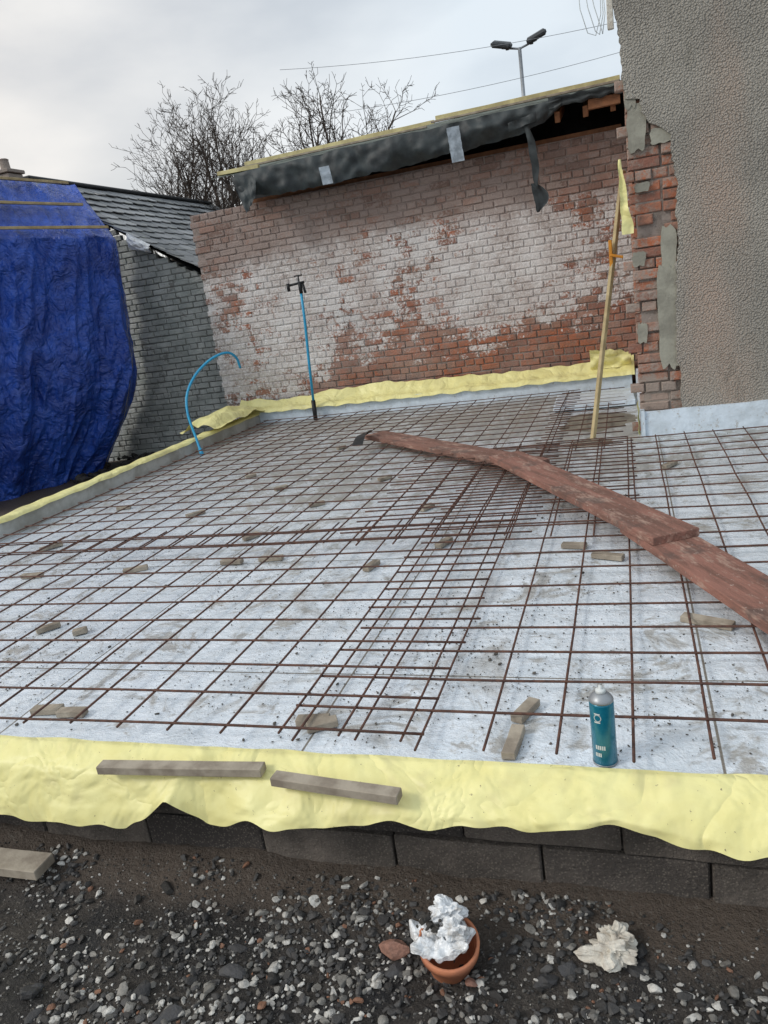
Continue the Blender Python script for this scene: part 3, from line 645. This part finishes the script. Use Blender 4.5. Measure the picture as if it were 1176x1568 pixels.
# ------------------------------------------------------------------ bare trees
def tree(x,y,h,seed,lean=(0,0),spread=.5,stems=6,dens=1.):
    rnd=random.Random(seed); b=MB()
    def grow(p,d,L,r,lv):
        n=max(3,int(L/.17)) if lv<3 else 2
        pts=[p.copy()]; rad=[r]; q=p.copy(); dd=d.copy()
        for i in range(n):
            if q.x<-10.1 or q.x>-2.7: break
            up=.07 if lv<2 else .05
            dd=(dd+Vector((rnd.uniform(-1,1),rnd.uniform(-1,1),rnd.uniform(-1,1)))*(.17 if lv<3 else .25)+Vector((0,0,up))).normalized()
            q=q+dd*(L/n); pts.append(q.copy()); rad.append(max(.0038,r*(1-.75*(i+1)/n)))
            if lv<3 and i>=1:
                k={0:1.25,1:1.25,2:1.4}[lv]*dens
                for _ in range(int(k)+(rnd.random()<k%1)):
                    ax=dd.orthogonal().normalized(); ax=Matrix.Rotation(rnd.uniform(0,6.28),3,dd)@ax
                    cd=(dd+ax*rnd.uniform(.6,1.3)).normalized()
                    f=1-.6*(i/n)
                    cl={0:.50*L,1:.42*L,2:.10}[lv]*rnd.uniform(.5,1.2)*f
                    if lv==2: cl=rnd.uniform(.05,.16)
                    grow(q.copy(),cd,max(cl,.06),max(.005,rad[-1]*.55),lv+1)
        if len(pts)>1: b.tube(pts,rad,5 if lv<2 else 3,cap=False)
    base=Vector((x,y,-.42)); b.tube([base,base+Vector((lean[0]*.3,lean[1]*.3,1.0)),base+Vector((lean[0]*.6,0,1.8))],[.13,.10,.08],8)
    for s in range(stems):
        a=rnd.uniform(0,6.28); d=Vector((math.cos(a)*spread+lean[0],math.sin(a)*spread*.6+lean[1],1)).normalized()
        st=base+Vector((lean[0]*.5,0,1.0+rnd.uniform(0,.8)))
        grow(st,d,(h-1.2)*rnd.uniform(.6,1.0),.045*rnd.uniform(.7,1.2),0)
    b.obj('bare_tree',M_bark)
tree(-8.5,14.2,6.0,1,(.03,.0),.34,6,1.1)
tree(-7.5,14.0,4.5,12,(.0,0),.45,7,1.15)
tree(-6.7,13.6,5.2,3,(.0,0),.42,6,1.1)
tree(-5.9,14.0,5.2,14,(.05,0),.45,6,1.15)
tree(-5.1,14.3,5.2,5,(.20,0),.5,6,1.1)
tree(-4.5,14.2,4.6,16,(.42,0),.45,6,1.15)

# ------------------------------------------------------------------ floodlight mast, wires, chimney
lm=empty('street_lamp')
b=MB(); b.tube([(-4.05,40,-.42),(-4.05,40,6),(-4.05,40,11.4)],[.12,.10,.08],12); b.tube([(-4.85,40,11.55),(-4.05,40,11.35),(-3.25,40,11.55)],.05,8); b.obj('mast',M_metal,lm,True)
b=MB()
for sx in (-1,1):
    b.box(TR(-4.05+sx*.80,39.9,11.66,0,.35,-sx*.30),.95,.6,.26,ch=.09)
    b.tube([(-4.05+sx*.55,40,11.42),(-4.05+sx*.55,40,11.62)],.09,8)
b.obj('flood_heads',M_dark,lm)
b=MB()
for (p,q,sg) in [((-12,30,10.1),(2,30,8.9),.3),((-12,30,8.4),(2,30,8.1),.3)]:
    p=Vector(p);q=Vector(q); b.tube([p.lerp(q,k/16)-Vector((0,0,sg*4*(k/16)*(1-k/16))) for k in range(17)],.008,4)
b.obj('overhead_wires',M_metal)
b=MB(); b.box(TR(-11.95,14,2.2),.42,.42,5.2,ch=.01); b.box(TR(-11.95,14,4.85),.5,.5,.07,ch=.01)
lathe(b,-11.95,14,4.88,[(.10,0),(.09,.2),(.10,.22),(.07,.24)],16); b.obj('chimney_stack',M_mortr)

# ------------------------------------------------------------------ light & sky
W=bpy.data.worlds.new('World'); S.world=W; W.use_nodes=True; nt=W.node_tree; bg=nt.nodes['Background']
sky=nt.nodes.new('ShaderNodeTexSky'); sky.sky_type='NISHITA'; sky.sun_disc=False
el,az=math.radians(38),math.radians(-125)
sky.sun_elevation=el; sky.sun_rotation=az; sky.air_density=1.; sky.dust_density=2.5
tc=nt.nodes.new('ShaderNodeTexCoord'); mp=nt.nodes.new('ShaderNodeMapping'); mp.inputs['Scale'].default_value=(1,1,2.4); nt.links.new(tc.outputs['Generated'],mp.inputs[0])
no=nt.nodes.new('ShaderNodeTexNoise'); no.inputs['Scale'].default_value=2.1; no.inputs['Detail'].default_value=6; no.inputs['Roughness'].default_value=.5; nt.links.new(mp.outputs[0],no.inputs['Vector'])
mr=nt.nodes.new('ShaderNodeMapRange'); mr.inputs['From Min'].default_value=.36; mr.inputs['From Max'].default_value=.60; mr.inputs['To Min'].default_value=.62; mr.inputs['To Max'].default_value=1.; nt.links.new(no.outputs['Fac'],mr.inputs['Value'])
sp=nt.nodes.new('ShaderNodeSeparateXYZ'); nt.links.new(tc.outputs['Generated'],sp.inputs[0])
m2=nt.nodes.new('ShaderNodeMapRange'); m2.inputs['From Min'].default_value=-.15; m2.inputs['From Max'].default_value=-.75; nt.links.new(sp.outputs[0],m2.inputs['Value'])
cm=nt.nodes.new('ShaderNodeMix'); cm.data_type='RGBA'; cm.inputs[6].default_value=(7.9,8.7,9.4,1); cm.inputs[7].default_value=(10.2,9.6,8.9,1); nt.links.new(m2.outputs[0],cm.inputs[0])
mx=nt.nodes.new('ShaderNodeMix'); mx.data_type='RGBA'; nt.links.new(mr.outputs[0],mx.inputs[0]); nt.links.new(sky.outputs[0],mx.inputs[6]); nt.links.new(cm.outputs[2],mx.inputs[7])
nt.links.new(mx.outputs[2],bg.inputs['Color']); bg.inputs['Strength'].default_value=.1
sl=bpy.data.lights.new('sun','SUN'); sl.energy=1.4; sl.angle=math.radians(14); sl.color=(1,.97,.92); so=bpy.data.objects.new('sun',sl); link(so)
dirv=Vector((math.sin(az)*math.cos(el),math.cos(az)*math.cos(el),math.sin(el))); so.rotation_euler=dirv.to_track_quat('Z','Y').to_euler()

# ------------------------------------------------------------------ camera
cd=bpy.data.cameras.new('camera'); cam=bpy.data.objects.new('camera',cd); link(cam)
cd.sensor_fit='VERTICAL'; cd.sensor_height=24; cd.lens=24*1155/1568; cd.clip_start=.05; cd.clip_end=2000
cam.matrix_world=Matrix(((0.94668,0.05173,0.31800,0),(0.28868,0.30206,-0.90853,0),(-0.14305,0.95189,0.27102,1.3),(0,0,0,1)))
S.camera=cam
